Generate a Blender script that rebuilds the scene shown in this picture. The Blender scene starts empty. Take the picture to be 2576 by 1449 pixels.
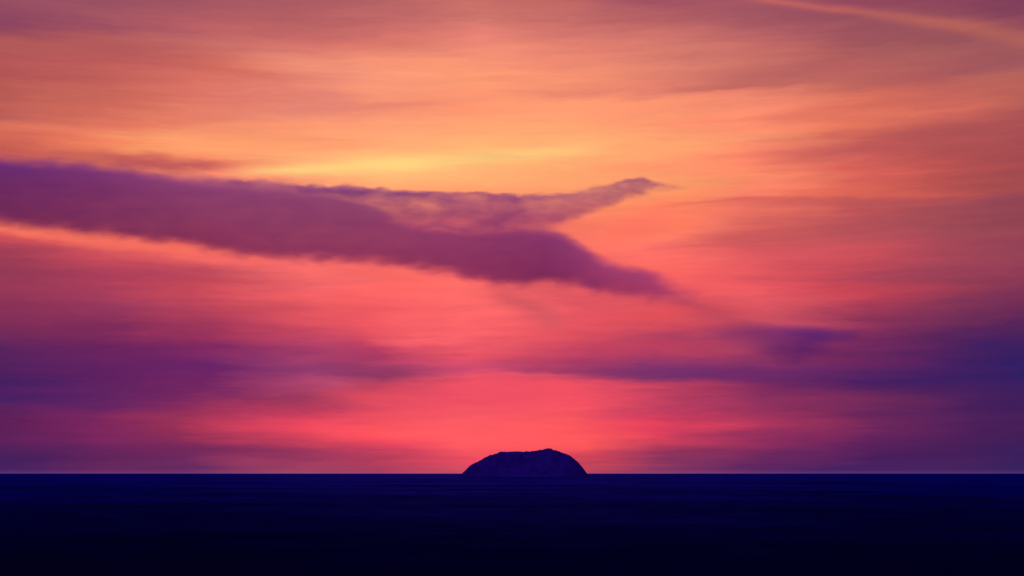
import bpy, math, random
from mathutils import Vector, Matrix, noise as mnoise
sc = bpy.context.scene
R = math.radians

# ---------------------------------------------------------------- camera
PITCH = 7.42                       # camera looks this far above the horizon
F = 3577.0                         # focal length in units of a 2576 wide frame
cd = bpy.data.cameras.new("camera")
cam = bpy.data.objects.new("camera", cd)
sc.collection.objects.link(cam)
cd.sensor_width = 36.0
cd.lens = 36.0 * F / 2576.0
cam.location = (0, 0, 22)
cam.rotation_euler = (R(90 + PITCH), 0, 0)
cd.clip_start = 1.0
cd.clip_end = 200000.0
sc.camera = cam
ROT = Matrix.Rotation(R(PITCH), 3, 'X')

def azel(px, py):
    """direction in the sky (azimuth, elevation in degrees) seen in the photograph at px, py"""
    v = ROT @ Vector(((px - 1288) / F, 1.0, (724.5 - py) / F))
    v.normalize()
    return math.degrees(math.atan2(v.x, v.y)), math.degrees(math.asin(v.z))

sc.view_settings.view_transform = 'Standard'
sc.view_settings.look = 'None'
sc.view_settings.exposure = 0.0
sc.view_settings.gamma = 1.0
sc.view_settings.use_curve_mapping = False
try:
    sc.cycles.max_bounces = 6
    sc.cycles.volume_bounces = 3
    sc.cycles.volume_step_rate = 1.0
    sc.cycles.volume_max_steps = 64
except Exception:
    pass

# ---------------------------------------------------------------- node helpers
class NT:
    def __init__(s, nt):
        s.nt = nt; s.n = nt.nodes; s.l = nt.links
    def new(s, t, **k):
        nd = s.n.new(t)
        for a, b in k.items(): setattr(nd, a, b)
        return nd
    def put(s, sock, v):
        if hasattr(v, 'is_output'): s.l.new(v, sock)
        elif v is not None: sock.default_value = v
    def m(s, op, a, b=None, c=None, clamp=False):
        nd = s.new('ShaderNodeMath', operation=op, use_clamp=clamp)
        s.put(nd.inputs[0], a); s.put(nd.inputs[1], b); s.put(nd.inputs[2], c)
        return nd.outputs[0]
    def step(s, v, lo, hi, a=0.0, b=1.0, kind='SMOOTHSTEP'):
        nd = s.new('ShaderNodeMapRange', interpolation_type=kind, clamp=True) if kind == 'LINEAR' else s.new('ShaderNodeMapRange', interpolation_type=kind)
        s.put(nd.inputs[0], v)
        for i, q in zip((1, 2, 3, 4), (lo, hi, a, b)): s.put(nd.inputs[i], q)
        return nd.outputs[0]
    def mix(s, f, a, b, bt='MIX'):
        nd = s.new('ShaderNodeMix', data_type='RGBA', blend_type=bt)
        s.put(nd.inputs[0], f); s.put(nd.inputs[6], a); s.put(nd.inputs[7], b)
        return nd.outputs[2]
    def xyz(s, x, y, z):
        nd = s.new('ShaderNodeCombineXYZ')
        for i, q in enumerate((x, y, z)): s.put(nd.inputs[i], q)
        return nd.outputs[0]
    def noise(s, vec, scale, detail=3.0, rough=0.5, dist=0.0):
        nd = s.new('ShaderNodeTexNoise')
        s.put(nd.inputs['Vector'], vec); s.put(nd.inputs['Scale'], scale)
        s.put(nd.inputs['Detail'], detail); s.put(nd.inputs['Roughness'], rough)
        s.put(nd.inputs['Distortion'], dist)
        return nd.outputs[0]

def lin(c):
    o = []
    for v in c[:3]:
        v = v / 255.0
        o.append(v / 12.92 if v <= 0.04045 else ((v + 0.055) / 1.055) ** 2.4)
    return (o[0], o[1], o[2], 1.0)

# ---------------------------------------------------------------- sky
# the colours of the dusk sky: for each direction along the horizon, its colours from low to high
SKY = [
 (-2600, [(0,70,52,98),(300,84,54,96),(600,92,50,90),(900,66,38,92),(1188,52,36,98)]),
 (-900, [(0,110,62,98),(200,130,68,92),(330,150,76,88),(500,140,66,88),(640,125,52,82),(800,96,42,86),(1000,62,34,92),(1188,58,36,98)]),
 (0, [(0,150,78,100),(60,142,70,95),(78,148,72,94),(100,180,92,90),(160,180,85,88),(220,182,90,85),(290,188,95,88),(330,218,108,88),(370,205,98,84),(400,190,90,88),(480,200,95,90),(540,225,105,92),(575,242,112,92),(602,220,85,85),(640,160,62,80),(700,150,58,80),(760,145,52,82),(820,125,45,82),(880,85,35,88),(940,75,32,88),(1000,62,30,95),(1030,88,32,85),(1060,90,30,80),(1100,95,32,85),(1150,72,32,85),(1188,70,35,100)]),
 (260, [(0,155,82,98),(60,160,82,98),(100,182,92,92),(160,190,92,92),(220,205,105,92),(290,210,108,92),(320,235,125,95),(370,240,130,95),(400,215,110,92),(450,225,115,90),(560,235,110,90),(612,240,108,90),(645,205,78,85),(700,172,62,84),(760,160,60,88),(820,130,45,85),(880,105,35,88),(950,98,33,92),(1010,98,36,92),(1060,125,38,88),(1110,120,38,88),(1150,98,36,86),(1188,105,42,95)]),
 (500, [(0,160,85,98),(60,185,95,100),(110,200,110,105),(160,210,108,95),(220,225,120,105),(290,235,130,105),(340,255,160,110),(380,255,158,110),(420,240,130,100),(440,250,140,110),(520,250,135,100),(600,245,110,90),(645,242,102,92),(685,190,75,85),(730,198,72,82),(780,190,70,85),(840,165,55,85),(880,130,42,90),(920,105,35,98),(960,115,38,92),(1000,118,38,90),(1050,155,50,82),(1080,150,48,80),(1130,115,40,85),(1188,105,45,100)]),
 (800, [(0,170,90,98),(50,185,98,100),(100,215,115,108),(160,240,145,120),(220,240,140,118),(275,225,130,115),(310,255,155,115),(370,255,160,112),(400,255,175,120),(430,255,182,120),(455,255,165,115),(520,250,135,105),(600,250,125,105),(660,250,110,100),(720,240,100,98),(780,235,90,90),(820,215,78,90),(870,180,65,95),(930,150,60,105),(970,190,75,105),(1010,155,55,85),(1040,210,65,88),(1075,248,75,90),(1105,215,68,85),(1130,160,55,85),(1160,170,62,90),(1188,160,68,100)]),
 (950, [(0,180,98,100),(50,195,105,105),(100,222,122,108),(160,248,150,120),(220,252,155,120),(275,240,140,112),(310,255,160,118),(370,255,172,118),(410,255,186,120),(440,255,180,118),(470,255,165,112),(560,245,125,100),(660,245,105,92),(720,255,105,95),(780,240,90,92),(830,228,82,90),(880,180,60,92),(920,160,58,95),(945,140,55,92),(980,200,68,85),(1020,225,75,90),(1080,255,85,88),(1110,240,72,88),(1150,180,60,85),(1188,170,62,95)]),
 (1180, [(0,200,110,105),(50,215,122,110),(100,235,132,118),(160,255,155,118),(220,255,155,115),(275,252,148,112),(320,255,165,115),(370,255,178,116),(400,255,186,118),(430,255,176,116),(470,255,155,108),(560,240,120,98),(680,255,110,98),(740,255,108,98),(800,255,104,100),(860,250,98,100),(900,235,85,95),(935,205,75,105),(960,235,80,95),(1000,240,80,94),(1060,255,92,94),(1120,252,90,92),(1160,235,75,90),(1188,200,75,95)]),
 (1430, [(0,195,105,100),(50,200,110,105),(100,215,120,110),(150,240,138,115),(200,245,145,112),(240,240,138,112),(260,255,155,115),(320,255,165,115),(370,255,175,115),(420,255,170,112),(470,255,160,110),(560,250,125,98),(640,240,105,92),(720,225,90,92),(780,225,85,92),(840,225,80,88),(900,190,65,92),(935,160,58,95),(960,240,80,92),(1020,240,80,92),(1080,255,90,88),(1120,255,88,85),(1150,225,72,80),(1188,190,70,90)]),
 (1680, [(0,165,85,100),(50,175,92,98),(110,205,115,108),(170,220,128,110),(225,225,125,108),(250,252,148,112),(320,255,152,112),(360,255,165,112),(420,255,150,108),(470,255,158,105),(520,252,135,95),(560,255,130,105),(620,255,115,98),(680,252,105,92),(720,250,98,92),(755,222,85,88),(800,225,80,82),(850,170,62,90),(880,190,65,88),(920,120,50,105),(945,115,48,100),(970,185,62,88),(1020,180,60,90),(1065,238,68,88),(1095,225,68,85),(1130,150,52,85),(1188,130,55,100)]),
 (1900, [(0,160,85,98),(50,165,88,98),(110,195,105,102),(160,205,115,105),(215,195,105,98),(235,240,135,110),(300,255,142,112),(345,255,150,110),(385,250,130,105),(440,255,140,105),(485,255,135,105),(500,225,105,95),(540,235,115,98),(580,215,95,92),(640,220,88,90),(700,235,90,90),(760,226,88,92),(810,205,80,90),(850,180,68,92),(890,150,55,92),(935,105,40,98),(980,130,45,88),(1020,140,48,88),(1060,172,55,86),(1100,150,48,88),(1140,105,38,88),(1188,100,42,98)]),
 (2160, [(0,150,75,95),(50,155,82,95),(110,172,92,95),(170,190,100,95),(225,192,102,92),(245,225,115,95),(320,225,115,92),(345,205,98,90),(400,215,98,90),(450,218,98,88),(485,230,108,88),(496,195,88,88),(540,185,82,88),(570,175,78,88),(620,200,80,85),(700,195,72,82),(740,200,68,78),(800,150,55,82),(850,120,42,88),(890,115,40,88),(930,88,35,92),(960,78,32,92),(1000,100,38,85),(1060,112,40,85),(1110,100,35,88),(1150,72,30,85),(1188,70,35,100)]),
 (2400, [(0,140,68,92),(60,150,80,92),(130,165,92,92),(180,175,90,92),(215,195,100,92),(280,200,98,90),(330,180,85,85),(400,185,82,82),(450,190,85,82),(485,200,90,82),(500,170,78,85),(570,150,72,85),(620,170,72,82),(680,155,65,82),(740,145,58,78),(800,110,45,82),(850,85,35,85),(900,72,32,90),(960,62,30,92),(1000,70,32,88),(1060,78,32,85),(1140,68,30,82),(1188,68,35,95)]),
 (2576, [(0,125,60,90),(60,140,72,92),(130,160,88,95),(175,160,88,92),(195,185,98,92),(240,182,95,88),(290,172,82,85),(330,165,78,82),(400,165,75,80),(470,170,78,80),(490,150,70,85),(560,145,68,82),(620,155,68,82),(680,145,60,80),(740,125,50,80),(790,100,40,80),(850,65,32,90),(900,50,30,92),(950,48,30,92),(1010,65,30,85),(1060,68,30,82),(1140,58,30,85),(1188,58,35,98)]),
 (3400, [(0,100,56,96),(200,120,64,92),(400,120,60,88),(600,108,50,86),(800,72,38,90),(1000,50,32,94),(1188,50,34,98)]),
 (5200, [(0,68,52,98),(400,76,50,96),(800,58,40,94),(1188,48,36,98)]),
]
# long bright or dark streaks: start and end direction, half width (deg) at both ends, colour, strength, softness at the ends
STREAKS = [
 ((1840,-12),(2190,30),.10,.14,(206,106,94),-.58),
 ((2090,20),(2500,76),.14,.22,(200,108,92),-.55),
 ((2360,52),(2780,140),.24,.44,(196,108,90),-.55),
 ((560,438),(1150,408),.14,.26,(255,210,128),-.85),
 ((860,420),(1540,370),.26,.20,(255,208,128),-.62),
 ((250,372),(640,384),.20,.16,(255,168,108),.50),
 ((1500,372),(2060,330),.14,.12,(255,160,112),.50),
 ((1600,300),(2560,262),.10,.10,(240,128,100),.30),
 ((-200,552),(700,648),.12,.14,(246,112,92),.55),
 ((-200,556),(120,592),.14,.14,(250,125,96),.45),
 ((1480,600),(1800,545),.30,.26,(255,122,92),.65),
 ((1720,505),(1500,620),.40,.40,(255,112,98),.45),
 ((1650,520),(2020,488),.06,.07,(214,92,92),.35),
 ((1840,575),(2300,600),.28,.45,(196,86,90),.30),
 ((230,408),(600,432),.22,.16,(188,84,90),.75),
 ((1880,398),(2720,312),.26,.50,(176,82,86),-.50),
 ((1880,296),(2660,236),.24,.36,(214,110,94),-.40),
 ((2360,204),(2680,176),.10,.20,(192,106,92),-.50),
 ((1750,196),(2480,150),.22,.36,(168,90,96),-.35),
 ((640,280),(1240,250),.10,.12,(216,124,112),-.40),
 ((-150,322),(560,300),.16,.16,(232,122,98),-.40),
 ((1650,612),(2500,560),.25,.30,(178,80,88),-.30),
 ((1630,742),(1980,852),.28,.38,(168,64,90),.5),
 ((980,958),(1500,938),.05,.07,(245,95,105),.35),
 ((1215,730),(1440,825),.40,.30,(205,85,95),.70),
 ((560,930),(1120,925),.14,.08,(140,58,105),.35),
 ((1400,930),(2160,940),.16,.20,(118,46,104),.30),
]

world = bpy.data.worlds.new("World")
sc.world = world
world.use_nodes = True
w = NT(world.node_tree)
for nd in list(w.n): w.n.remove(nd)
tc = w.new('ShaderNodeTexCoord')
sep = w.new('ShaderNodeSeparateXYZ'); w.l.new(tc.outputs['Generated'], sep.inputs[0])
az = w.m('MULTIPLY', w.m('ARCTAN2', sep.outputs[0], sep.outputs[1]), 57.29578)
el0 = w.m('MULTIPLY', w.m('ARCSINE', sep.outputs[2]), 57.29578)
# wind-drawn streaks: the layers ripple a little along their length
p1 = w.xyz(w.m('MULTIPLY', az, 0.10), w.m('MULTIPLY', el0, 0.55), 3.1)
p5 = w.xyz(w.m('MULTIPLY', az, 0.13), w.m('MULTIPLY', el0, 1.5), 12.9)
r5 = w.m('SUBTRACT', w.noise(p5, 1.0, 4, .6, .2), .5)
r1 = w.m('SUBTRACT', w.noise(p1, 1.0, 4, .55, .3), .5)
p2 = w.xyz(w.m('MULTIPLY', az, 0.9), w.m('MULTIPLY', el0, 3.2), 8.4)
r2 = w.m('SUBTRACT', w.noise(p2, 1.0, 3, .55, .2), .5)
fade0 = w.step(el0, 0.0, 2.5, 0.15, 1.0)
el = w.m('ADD', el0, w.m('MULTIPLY', fade0, w.m('ADD', w.m('MULTIPLY', r1, 1.1), w.m('MULTIPLY', r2, .32))))
el2 = w.m('ADD', el0, w.m('MULTIPLY', w.m('SUBTRACT', el, el0), .35))
azw = w.m('ADD', az, w.m('ADD', w.m('MULTIPLY', r1, 3.5), w.m('MULTIPLY', r5, 7.0)))
E0, E1 = -0.4, 19.8
fac = w.step(el, E0, E1, 0, 1, 'LINEAR')
col = None; prev = None
for px, stops in SKY:
    rp = w.new('ShaderNodeValToRGB'); w.l.new(fac, rp.inputs[0])
    cr = rp.color_ramp; cr.interpolation = 'LINEAR'
    pts = []
    for (py, r, g, b) in stops:
        if 600 < py < 1180: b += 6
        xx = max(-200, min(2776, px))
        e = azel(xx, py)[1]
        pts.append((max(0.0, min(1.0, (e - E0) / (E1 - E0))), lin((r, g, b))))
    pts.sort(key=lambda q: q[0])
    while len(cr.elements) > 1: cr.elements.remove(cr.elements[0])
    cr.elements[0].position = pts[0][0]; cr.elements[0].color = pts[0][1]
    for q in pts[1:]:
        e_ = cr.elements.new(q[0]); e_.color = q[1]
    a = azel(px, 700)[0]
    if col is None: col = rp.outputs[0]
    else: col = w.mix(w.step(azw, prev, a, 0, 1, 'LINEAR'), col, rp.outputs[0])
    prev = a
# streaks
for (A, B, wa, wb, c, k) in STREAKS:
    a0, e0 = azel(*A); a1, e1 = azel(*B)
    L = math.hypot(a1 - a0, e1 - e0); ux, uy = (a1 - a0) / L, (e1 - e0) / L
    dx = w.m('SUBTRACT', az, a0); dy = w.m('SUBTRACT', el2 if k < 0 else el, e0); k = abs(k)
    t = w.m('ADD', w.m('MULTIPLY', dx, ux), w.m('MULTIPLY', dy, uy))
    d = w.m('SUBTRACT', w.m('MULTIPLY', dy, ux), w.m('MULTIPLY', dx, uy))
    wid = w.step(t, 0, L, wa, wb, 'LINEAR')
    g = w.m('DIVIDE', d, wid)
    g = w.m('EXPONENT', w.m('MULTIPLY', w.m('MULTIPLY', g, g), -0.7))
    ends = w.m('MULTIPLY', w.step(t, -L * .05, L * .30), w.step(t, L * 1.08, L * .72))
    col = w.mix(w.m('MULTIPLY', w.m('MULTIPLY', g, ends), k), col, lin(c))
# fine grain of the cirrus
p3 = w.xyz(w.m('MULTIPLY', az, 0.28), w.m('MULTIPLY', w.m('SUBTRACT', el, w.m('MULTIPLY', az, .02)), 5.0), 1.7)
n3 = w.noise(p3, 1.0, 5, .6, .15)
p4 = w.xyz(w.m('MULTIPLY', az, 0.12), w.m('MULTIPLY', el, 1.1), 5.5)
n4 = w.noise(p4, 1.0, 4, .55, .4)
br = w.m('ADD', w.step(n3, .25, .75, .94, 1.06, 'LINEAR'), w.step(n4, .25, .75, -.07, .07, 'LINEAR'))
col = w.mix(1.0, col, w.xyz(br, br, w.m('ADD', w.m('MULTIPLY', br, .5), .5)), 'MULTIPLY')
# a breath of mauve mist right on the horizon
col = w.mix(w.step(el0, .16, -.02, 0, .22), col, lin((128, 82, 138)))
# overhead and behind: the blue hour
high = w.step(el0, 17.0, 60.0)
col = w.mix(high, col, lin((84, 74, 165)))
back = w.step(w.m('ABSOLUTE', az), 38.0, 120.0)
backc = w.mix(w.step(el0, 0.0, 40.0), lin((92, 76, 160)), lin((74, 72, 162)))
col = w.mix(back, col, backc)
bg = w.new('ShaderNodeBackground'); w.put(bg.inputs[0], col); bg.inputs[1].default_value = 1.0
ns = w.new('ShaderNodeTexSky')
ns.sky_type = 'NISHITA'; ns.sun_disc = False
ns.sun_elevation = R(-8.0); ns.sun_rotation = R(2.0)
bg2 = w.new('ShaderNodeBackground'); w.l.new(ns.outputs[0], bg2.inputs[0]); bg2.inputs[1].default_value = 0.05
ad = w.new('ShaderNodeAddShader'); w.l.new(bg.outputs[0], ad.inputs[0]); w.l.new(bg2.outputs[0], ad.inputs[1])
wo = w.new('ShaderNodeOutputWorld'); w.l.new(ad.outputs[0], wo.inputs[0])

# the sun has just gone below the horizon: it only reaches the undersides of the high clouds
sd = bpy.data.lights.new("sun", 'SUN'); sd.energy = 0.12; sd.angle = R(0.5); sd.color = (1.0, .45, .28)
so = bpy.data.objects.new("sun", sd); sc.collection.objects.link(so)
so.rotation_euler = (R(-91.5), 0, R(-2.0))

# ---------------------------------------------------------------- materials
def material(name):
    m = bpy.data.materials.new(name); m.use_nodes = True
    t = NT(m.node_tree)
    for nd in list(t.n): t.n.remove(nd)
    out = t.new('ShaderNodeOutputMaterial')
    return m, t, out

def mesh_obj(name, verts, faces, mat, smooth=True):
    me = bpy.data.meshes.new(name); me.from_pydata(verts, [], faces); me.update()
    if smooth:
        me.polygons.foreach_set('use_smooth', [True] * len(me.polygons))
    o = bpy.data.objects.new(name, me); me.materials.append(mat)
    sc.collection.objects.link(o)
    return o

# ---------------------------------------------------------------- sea
wm, t, out = material("sea_water")
tcn = t.new('ShaderNodeTexCoord')
n1 = t.noise(tcn.outputs['Object'], .035, 5, .6)
n2 = t.noise(tcn.outputs['Object'], .45, 4, .6)
hsum = t.m('ADD', t.m('MULTIPLY', n1, 2.2), t.m('MULTIPLY', n2, .5))
bp = t.new('ShaderNodeBump'); bp.inputs['Strength'].default_value = .25; bp.inputs['Distance'].default_value = 1.0
t.l.new(hsum, bp.inputs['Height'])
df = t.new('ShaderNodeBsdfDiffuse'); df.inputs[0].default_value = (.004, .003, .022, 1)
gl = t.new('ShaderNodeBsdfGlossy'); gl.inputs[0].default_value = (.0065, .018, .66, 1); gl.inputs[1].default_value = .14
t.l.new(bp.outputs[0], df.inputs['Normal']); t.l.new(bp.outputs[0], gl.inputs['Normal'])
# only the farthest water, seen edge-on, still mirrors the sky: nearer in, the wave faces turn to the viewer
lw = t.new('ShaderNodeLayerWeight'); lw.inputs[0].default_value = .5
frv = t.m('POWER', lw.outputs['Facing'], 50.0)
n0 = t.noise(tcn.outputs['Object'], .0022, 7, .68)
frv = t.m('MULTIPLY', frv, t.m('MULTIPLY', t.step(hsum, .9, 1.8, .6, 1.35, 'LINEAR'), t.step(n0, .36, .64, .25, 1.8, 'LINEAR')))
mx = t.new('ShaderNodeMixShader'); t.l.new(frv, mx.inputs[0]); t.l.new(df.outputs[0], mx.inputs[1]); t.l.new(gl.outputs[0], mx.inputs[2])
t.l.new(mx.outputs[0], out.inputs[0])
# rings of water around the camera, swelling gently where they are near
vs, fs = [], []
rings = [3, 20, 60, 120]
r_ = 120
while r_ < 90000:
    r_ *= 1.045; rings.append(r_)
SEG = 180
for r_ in rings:
    for k in range(SEG):
        a = 2 * math.pi * k / SEG
        x, y = r_ * math.sin(a), r_ * math.cos(a)
        z = 0.0
        if r_ < 4000:
            z = .35 * mnoise.noise(Vector((x * .012, y * .012, 0))) * (1 - r_ / 4000)
        vs.append((x, y, z))
vs.append((0, 0, 0)); c0 = len(vs) - 1
for i in range(len(rings) - 1):
    for k in range(SEG):
        a, b = i * SEG + k, i * SEG + (k + 1) % SEG
        fs.append((a, a + SEG, b + SEG, b))
for k in range(SEG): fs.append((c0, k, (k + 1) % SEG))
sea = mesh_obj("sea", vs, fs, wm)
sea['kind'] = 'structure'

# ---------------------------------------------------------------- island
im, t, out = material("island_rock")
tcn = t.new('ShaderNodeTexCoord')
nn = t.noise(tcn.outputs['Object'], .02, 6, .6)
n5 = t.noise(tcn.outputs['Object'], .004, 4, .6)
rmp = t.mix(t.step(t.m('ADD', t.m('MULTIPLY', nn, .5), t.m('MULTIPLY', n5, .5)), .38, .62), (.06, .015, .19, 1), (.11, .030, .32, 1))
pb = t.new('ShaderNodeBsdfPrincipled'); pb.inputs['Roughness'].default_value = 1.0
pb.inputs['Specular IOR Level'].default_value = 0.0
t.l.new(rmp, pb.inputs['Base Color'])
bp = t.new('ShaderNodeBump'); bp.inputs['Strength'].default_value = .7; bp.inputs['Distance'].default_value = 12
t.l.new(nn, bp.inputs['Height']); t.l.new(bp.outputs[0], pb.inputs['Normal'])
t.l.new(pb.outputs[0], out.inputs[0])
DI = 9000.0
prof = [(1160,1194),(1167,1187),(1180,1175),(1195,1164),(1216,1153),(1236,1144.5),(1255,1138),(1285,1136.5),(1315,1136),(1344,1134.5),(1366,1131),(1383,1127.5),(1398,1133),(1413,1139.5),(1432,1145.5),(1446,1156),(1456,1165),(1466,1178),(1473,1187),(1480,1194)]
def pworld(px, py, D):
    v = ROT @ Vector(((px - 1288) / F, 1.0, (724.5 - py) / F))
    return v.x / v.y * D, 22 + v.z / v.y * D
pw = [pworld(a, b, DI) for a, b in prof]
def ph(x):
    if x <= pw[0][0] or x >= pw[-1][0]: return -14.0
    for (x0, z0), (x1, z1) in zip(pw, pw[1:]):
        if x0 <= x <= x1: return z0 + (z1 - z0) * (x - x0) / (x1 - x0)
    return -14.0
xa, xb = pw[0][0], pw[-1][0]
NX, NY = 240, 90
vs, fs = [], []
DEP = 330.0
for j in range(NY + 1):
    v = -1 + 2 * j / NY
    for i in range(NX + 1):
        x = xa - 10 + (xb - xa + 20) * i / NX
        u = (x - (xa + xb) / 2) / ((xb - xa) / 2)
        y = v * DEP
        half = math.sqrt(max(0.02, 1 - min(1, u * u))) * .95 + .05
        q = abs(v) / half
        env = max(0.0, 1 - q ** 2.6)
        gul = mnoise.fractal(Vector((x * .011, y * .011, 2.0)), .8, 2.0, 5)
        crest = ph(x)
        if crest > 0: crest += 5.5 * mnoise.fractal(Vector((x * .022, 3.3, 0)), .7, 2.2, 5) * min(1, crest / 25)
        z = -14 + (crest + 14) * env
        z += gul * 9.0 * min(1, q * 2.2) * (1 if env > 0 else 0)
        z += mnoise.noise(Vector((x * .06, y * .05, 7.0))) * 1.6 * (1 if crest > 0 else 0)
        if q <= .35: z = min(z, crest + 1.6)
        vs.append((x, DI + y, z))
for j in range(NY):
    for i in range(NX):
        a = j * (NX + 1) + i
        fs.append((a, a + 1, a + NX + 2, a + NX + 1))
isl = mesh_obj("island", vs, fs, im)
isl['label'] = "dark indigo dome-shaped rocky island rising from the sea on the horizon"
isl['category'] = "island"

# ---------------------------------------------------------------- clouds
def interp(pts, x):
    if x <= pts[0][0]: return pts[0][1]
    for (x0, y0), (x1, y1) in zip(pts, pts[1:]):
        if x0 <= x <= x1: return y0 + (y1 - y0) * (x - x0) / (x1 - x0)
    return pts[-1][1]

def cloud(name, label, D, top, bot, depth, dens, soft_t, soft_b, warp, albedo, absorb, grain=.5, amp=None, seed=0.0, group=None, rag=1.0, veil=None, ends_k=(.08,.06)):
    """a bank of cloud D metres off, its upper and lower outline as curves, filled with soft vapour"""
    sc_ = D / F
    x0 = min(top[0][0], bot[0][0]); x1 = max(top[-1][0], bot[-1][0])
    X = lambda p: (p - 1288) * sc_
    Z = lambda p: (724.5 - p) * sc_
    mat, t, out = material(name + "_vapour")
    tcn = t.new('ShaderNodeTexCoord')
    s = t.new('ShaderNodeSeparateXYZ'); t.l.new(tcn.outputs['Object'], s.inputs[0])
    ys = [p for q in (top, bot) for _, p in q]
    zlo, zhi = Z(max(ys) + 30), Z(min(ys) - 30)
    def curve(pts):
        n = t.new('ShaderNodeFloatCurve'); cm = n.mapping; c = cm.curves[0]
        N = 40
        P = [((i / N), interp(pts, x0 + (x1 - x0) * i / N)) for i in range(N + 1)]
        P = [(a, (Z(b) - zlo) / (zhi - zlo)) for a, b in P]
        c.points[0].location = P[0]; c.points[-1].location = P[-1]
        for q in P[1:-1]: c.points.new(*q)
        cm.extend = 'HORIZONTAL'; cm.update()
        return n
    # ragged, wind-combed edges
    sv = t.xyz(t.m('MULTIPLY', s.outputs[0], 1 / 1500), t.m('MULTIPLY', s.outputs[1], 1 / 900), t.m('ADD', t.m('MULTIPLY', s.outputs[2], 1 / 330), seed))
    nA = t.m('SUBTRACT', t.noise(sv, 1.0, 4, .55, .3), .5)
    sv2 = t.xyz(t.m('MULTIPLY', s.outputs[0], 1 / 260), t.m('MULTIPLY', s.outputs[1], 1 / 400), t.m('ADD', t.m('MULTIPLY', s.outputs[2], 1 / 110), seed))
    nB = t.m('SUBTRACT', t.noise(sv2, 1.0, 4, .6, .2), .5)
    zz = t.m('ADD', s.outputs[2], t.m('ADD', t.m('MULTIPLY', nA, warp), t.m('MULTIPLY', nB, warp * .35 * rag)))
    xx = t.m('ADD', s.outputs[0], t.m('MULTIPLY', nA, warp * 3))
    xf = t.step(xx, X(x0), X(x1), 0, 1, 'LINEAR')
    ct = curve(top); cb = curve(bot)
    t.l.new(xf, ct.inputs[1]); t.l.new(xf, cb.inputs[1])
    tz = t.m('ADD', t.m('MULTIPLY', ct.outputs[0], zhi - zlo), zlo)
    bz = t.m('ADD', t.m('MULTIPLY', cb.outputs[0], zhi - zlo), zlo)
    e1 = t.step(t.m('SUBTRACT', tz, zz), -soft_t * sc_ * .5, soft_t * sc_)
    e2 = t.step(t.m('SUBTRACT', zz, bz), -soft_b * sc_ * .5, soft_b * sc_)
    yy = t.m('DIVIDE', s.outputs[1], depth / 2)
    e3 = t.m('SUBTRACT', 1.0, t.m('MULTIPLY', yy, yy), clamp=True)
    ends = t.m('MULTIPLY', t.step(s.outputs[0], X(x0), X(x0) + (X(x1) - X(x0)) * ends_k[0]), t.step(s.outputs[0], X(x1), X(x1) - (X(x1) - X(x0)) * ends_k[1]))
    d = t.m('MULTIPLY', t.m('MULTIPLY', e1, e2), t.m('MULTIPLY', e3, ends))
    var = t.m('ADD', t.step(nB, -.22, .22, 1 - grain * .5, 1 + grain * .5, 'LINEAR'), t.m('MULTIPLY', nA, grain))
    d = t.m('MULTIPLY', d, t.m('MAXIMUM', var, .03))
    def ramp(amp):
        rp = t.new('ShaderNodeValToRGB'); t.l.new(xf, rp.inputs[0]); cr = rp.color_ramp
        cr.elements[0].position = 0; cr.elements[0].color = (amp[0][1],) * 3 + (1,)
        cr.elements[1].position = 1; cr.elements[1].color = (amp[-1][1],) * 3 + (1,)
        for a, b in amp[1:-1]:
            e_ = cr.elements.new((a - x0) / (x1 - x0)); e_.color = (b, b, b, 1)
        return rp.outputs[0]
    if amp: d = t.m('MULTIPLY', d, ramp(amp))
    if veil:
        # a thinner, curdled layer on top of the bank, a little denser along its crest
        crest, under, vamp = veil
        cc = curve(crest); t.l.new(xf, cc.inputs[1])
        cz = t.m('ADD', t.m('MULTIPLY', cc.outputs[0], zhi - zlo), zlo)
        cu = curve(under); t.l.new(xf, cu.inputs[1])
        uz = t.m('ADD', t.m('MULTIPLY', cu.outputs[0], zhi - zlo), zlo)
        up = t.m('SUBTRACT', cz, zz)
        v1 = t.m('MULTIPLY', t.step(up, -3 * sc_, 6 * sc_), t.step(t.m('SUBTRACT', zz, uz), -8 * sc_, 24 * sc_))
        rim = t.step(up, 2 * sc_, 26 * sc_, 1.25, .85)
        sv3 = t.xyz(t.m('MULTIPLY', s.outputs[0], 1 / 340), t.m('MULTIPLY', s.outputs[1], 1 / 300), t.m('MULTIPLY', s.outputs[2], 1 / 135))
        nC = t.m('SUBTRACT', t.noise(sv3, 1.0, 4, .52, .6), .5)
        nz = t.step(t.m('ADD', nA, t.m('ADD', t.m('MULTIPLY', nB, .6), nC)), -.26, .26, .35, 1.6, 'LINEAR')
        vd = t.m('MULTIPLY', t.m('MULTIPLY', v1, t.m('MULTIPLY', rim, nz)), t.m('MULTIPLY', e3, ramp(vamp)))
        d = t.m('MAXIMUM', d, vd)
        top = sorted([(p, min(interp(top, p), interp(crest, p))) for p in {a for a, _ in top} | {a for a, _ in crest}])
    d = t.m('MULTIPLY', d, dens)
    vsn = t.new('ShaderNodeVolumeScatter'); vsn.inputs['Color'].default_value = albedo + (1,); vsn.inputs['Anisotropy'].default_value = .1
    van = t.new('ShaderNodeVolumeAbsorption'); van.inputs['Color'].default_value = absorb + (1,)
    t.l.new(d, vsn.inputs['Density']); t.l.new(d, van.inputs['Density'])
    a_ = t.new('ShaderNodeAddShader'); t.l.new(vsn.outputs[0], a_.inputs[0]); t.l.new(van.outputs[0], a_.inputs[1])
    t.l.new(a_.outputs[0], out.inputs['Volume'])
    try: mat.cycles.volume_step_rate = .25
    except Exception: pass
    # hull
    N = 64; K = 20
    vs, fs = [], []
    pad = 9 * sc_ + warp * .30
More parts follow.
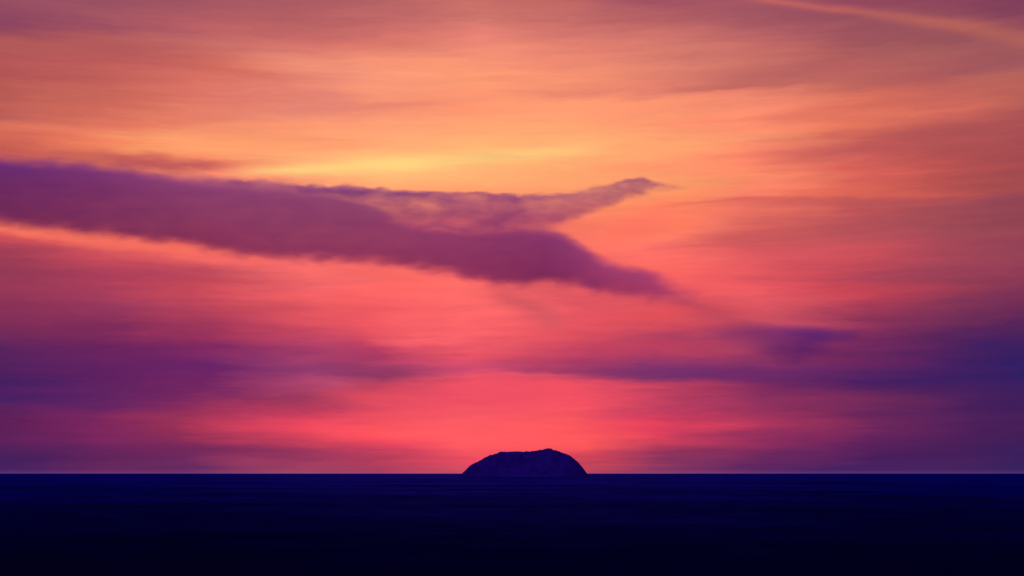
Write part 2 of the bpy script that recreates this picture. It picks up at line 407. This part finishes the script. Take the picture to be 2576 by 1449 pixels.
    for i in range(N + 1):
        p = x0 + (x1 - x0) * i / N
        zt, zb = Z(interp(top, p)), Z(interp(bot, p))
        # follow the fullest of the neighbouring outline so that the drift of the edge stays inside
        for dp in (-24, 24):
            zt = max(zt, Z(interp(top, p + dp))); zb = min(zb, Z(interp(bot, p + dp)))
        c, h = (zt + zb) / 2, (zt - zb) / 2 + pad
        tp = min(1, (i + .6) / 3, (N - i + .6) / 3)
        h *= tp
        for k in range(K):
            a = 2 * math.pi * k / K
            ca, sa = math.cos(a), math.sin(a)
            # a rounded box section
            q = (abs(ca) ** 6 + abs(sa) ** 6) ** (-1 / 6)
            vs.append((X(p), ca * q * depth / 2, c + sa * q * h))
    for i in range(N):
        for k in range(K):
            a, b = i * K + k, i * K + (k + 1) % K
            fs.append((a, b, b + K, a + K))
    fs.append(tuple(range(K - 1, -1, -1))); fs.append(tuple(N * K + k for k in range(K)))
    o = mesh_obj(name, vs, fs, mat)
    o.rotation_euler = (R(PITCH), 0, 0)
    v = ROT @ Vector((0, D, 0))
    o.location = (v.x, v.y, v.z + 22)
    o['label'] = label; o['category'] = 'cloud'; o['kind'] = 'thing'
    if group: o['group'] = group
    return o

# the long dark bank: curdled crest in the middle, drooping to a torn tail at the right
bank = cloud("cloud", "long thick purple cloud bank stretching in from the left above the island",
      15000,
      [(-1300,420),(-700,390),(-200,386),(0,397),(200,411),(310,426),(390,438),(470,446),(560,450),(700,460),(800,468),(870,482),(930,508),(990,540),(1080,568),(1142,576),(1230,572),(1306,568),(1388,574),(1438,596),(1490,620),(1525,648),(1560,664),(1606,676),(1640,692),(1680,706),(1720,724),(1790,740),(1840,750)],
      [(-1300,470),(-700,505),(-200,545),(0,561),(200,585),(390,610),(510,622),(586,640),(700,650),(900,662),(990,664),(1100,678),(1163,695),(1224,719),(1300,724),(1368,714),(1462,722),(1512,737),(1606,752),(1660,756),(1740,766),(1840,770)],
      520, .0046, 28, 26, 150, (.76, .62, .95), (.88, .50, .97), .16, rag=3.6,
      amp=[(-1300,.9),(0,1.15),(500,1.05),(1000,.95),(1380,1.1),(1480,.9),(1560,.68),(1640,.72),(1700,.35),(1840,.08)], seed=1.3,
      veil=([(-1300,500),(420,470),(520,446),(600,452),(760,462),(855,466),(1000,474),(1100,481),(1200,486),(1300,489),(1400,488),(1460,480),(1500,474),(1545,462),(1585,452),(1615,452),(1640,460),(1700,466),(1840,468)],
            [(-1300,520),(420,560),(600,610),(900,630),(1100,620),(1300,618),(1350,600),(1400,578),(1440,558),(1480,540),(1532,519),(1605,494),(1655,478),(1710,471),(1840,469)],
            [(-1300,0),(430,0),(560,.62),(820,.66),(920,.72),(1020,.74),(1150,.72),(1300,.72),(1390,.55),(1460,.55),(1560,.85),(1640,.85),(1700,.45),(1750,0),(1840,0)]),
      group="clouds in the dusk sky")
# a small blue cloud low at the right
cloud("cloud", "small blue-violet cloud with a pointed tip low on the right",
      15500,
      [(1740,826),(1800,818),(1860,816),(1960,816),(2040,820),(2090,828),(2170,834)],
      [(1740,836),(1800,846),(1860,862),(1910,882),(1960,902),(2010,904),(2050,888),(2100,866),(2170,846)],
      420, .0036, 22, 50, 130, (.36, .28, 1.0), (.35, .30, 1.0), .4,
      amp=[(1740,.3),(1820,.55),(1960,.8),(2080,1.2),(2170,.9)], seed=7.7, group="clouds in the dusk sky")
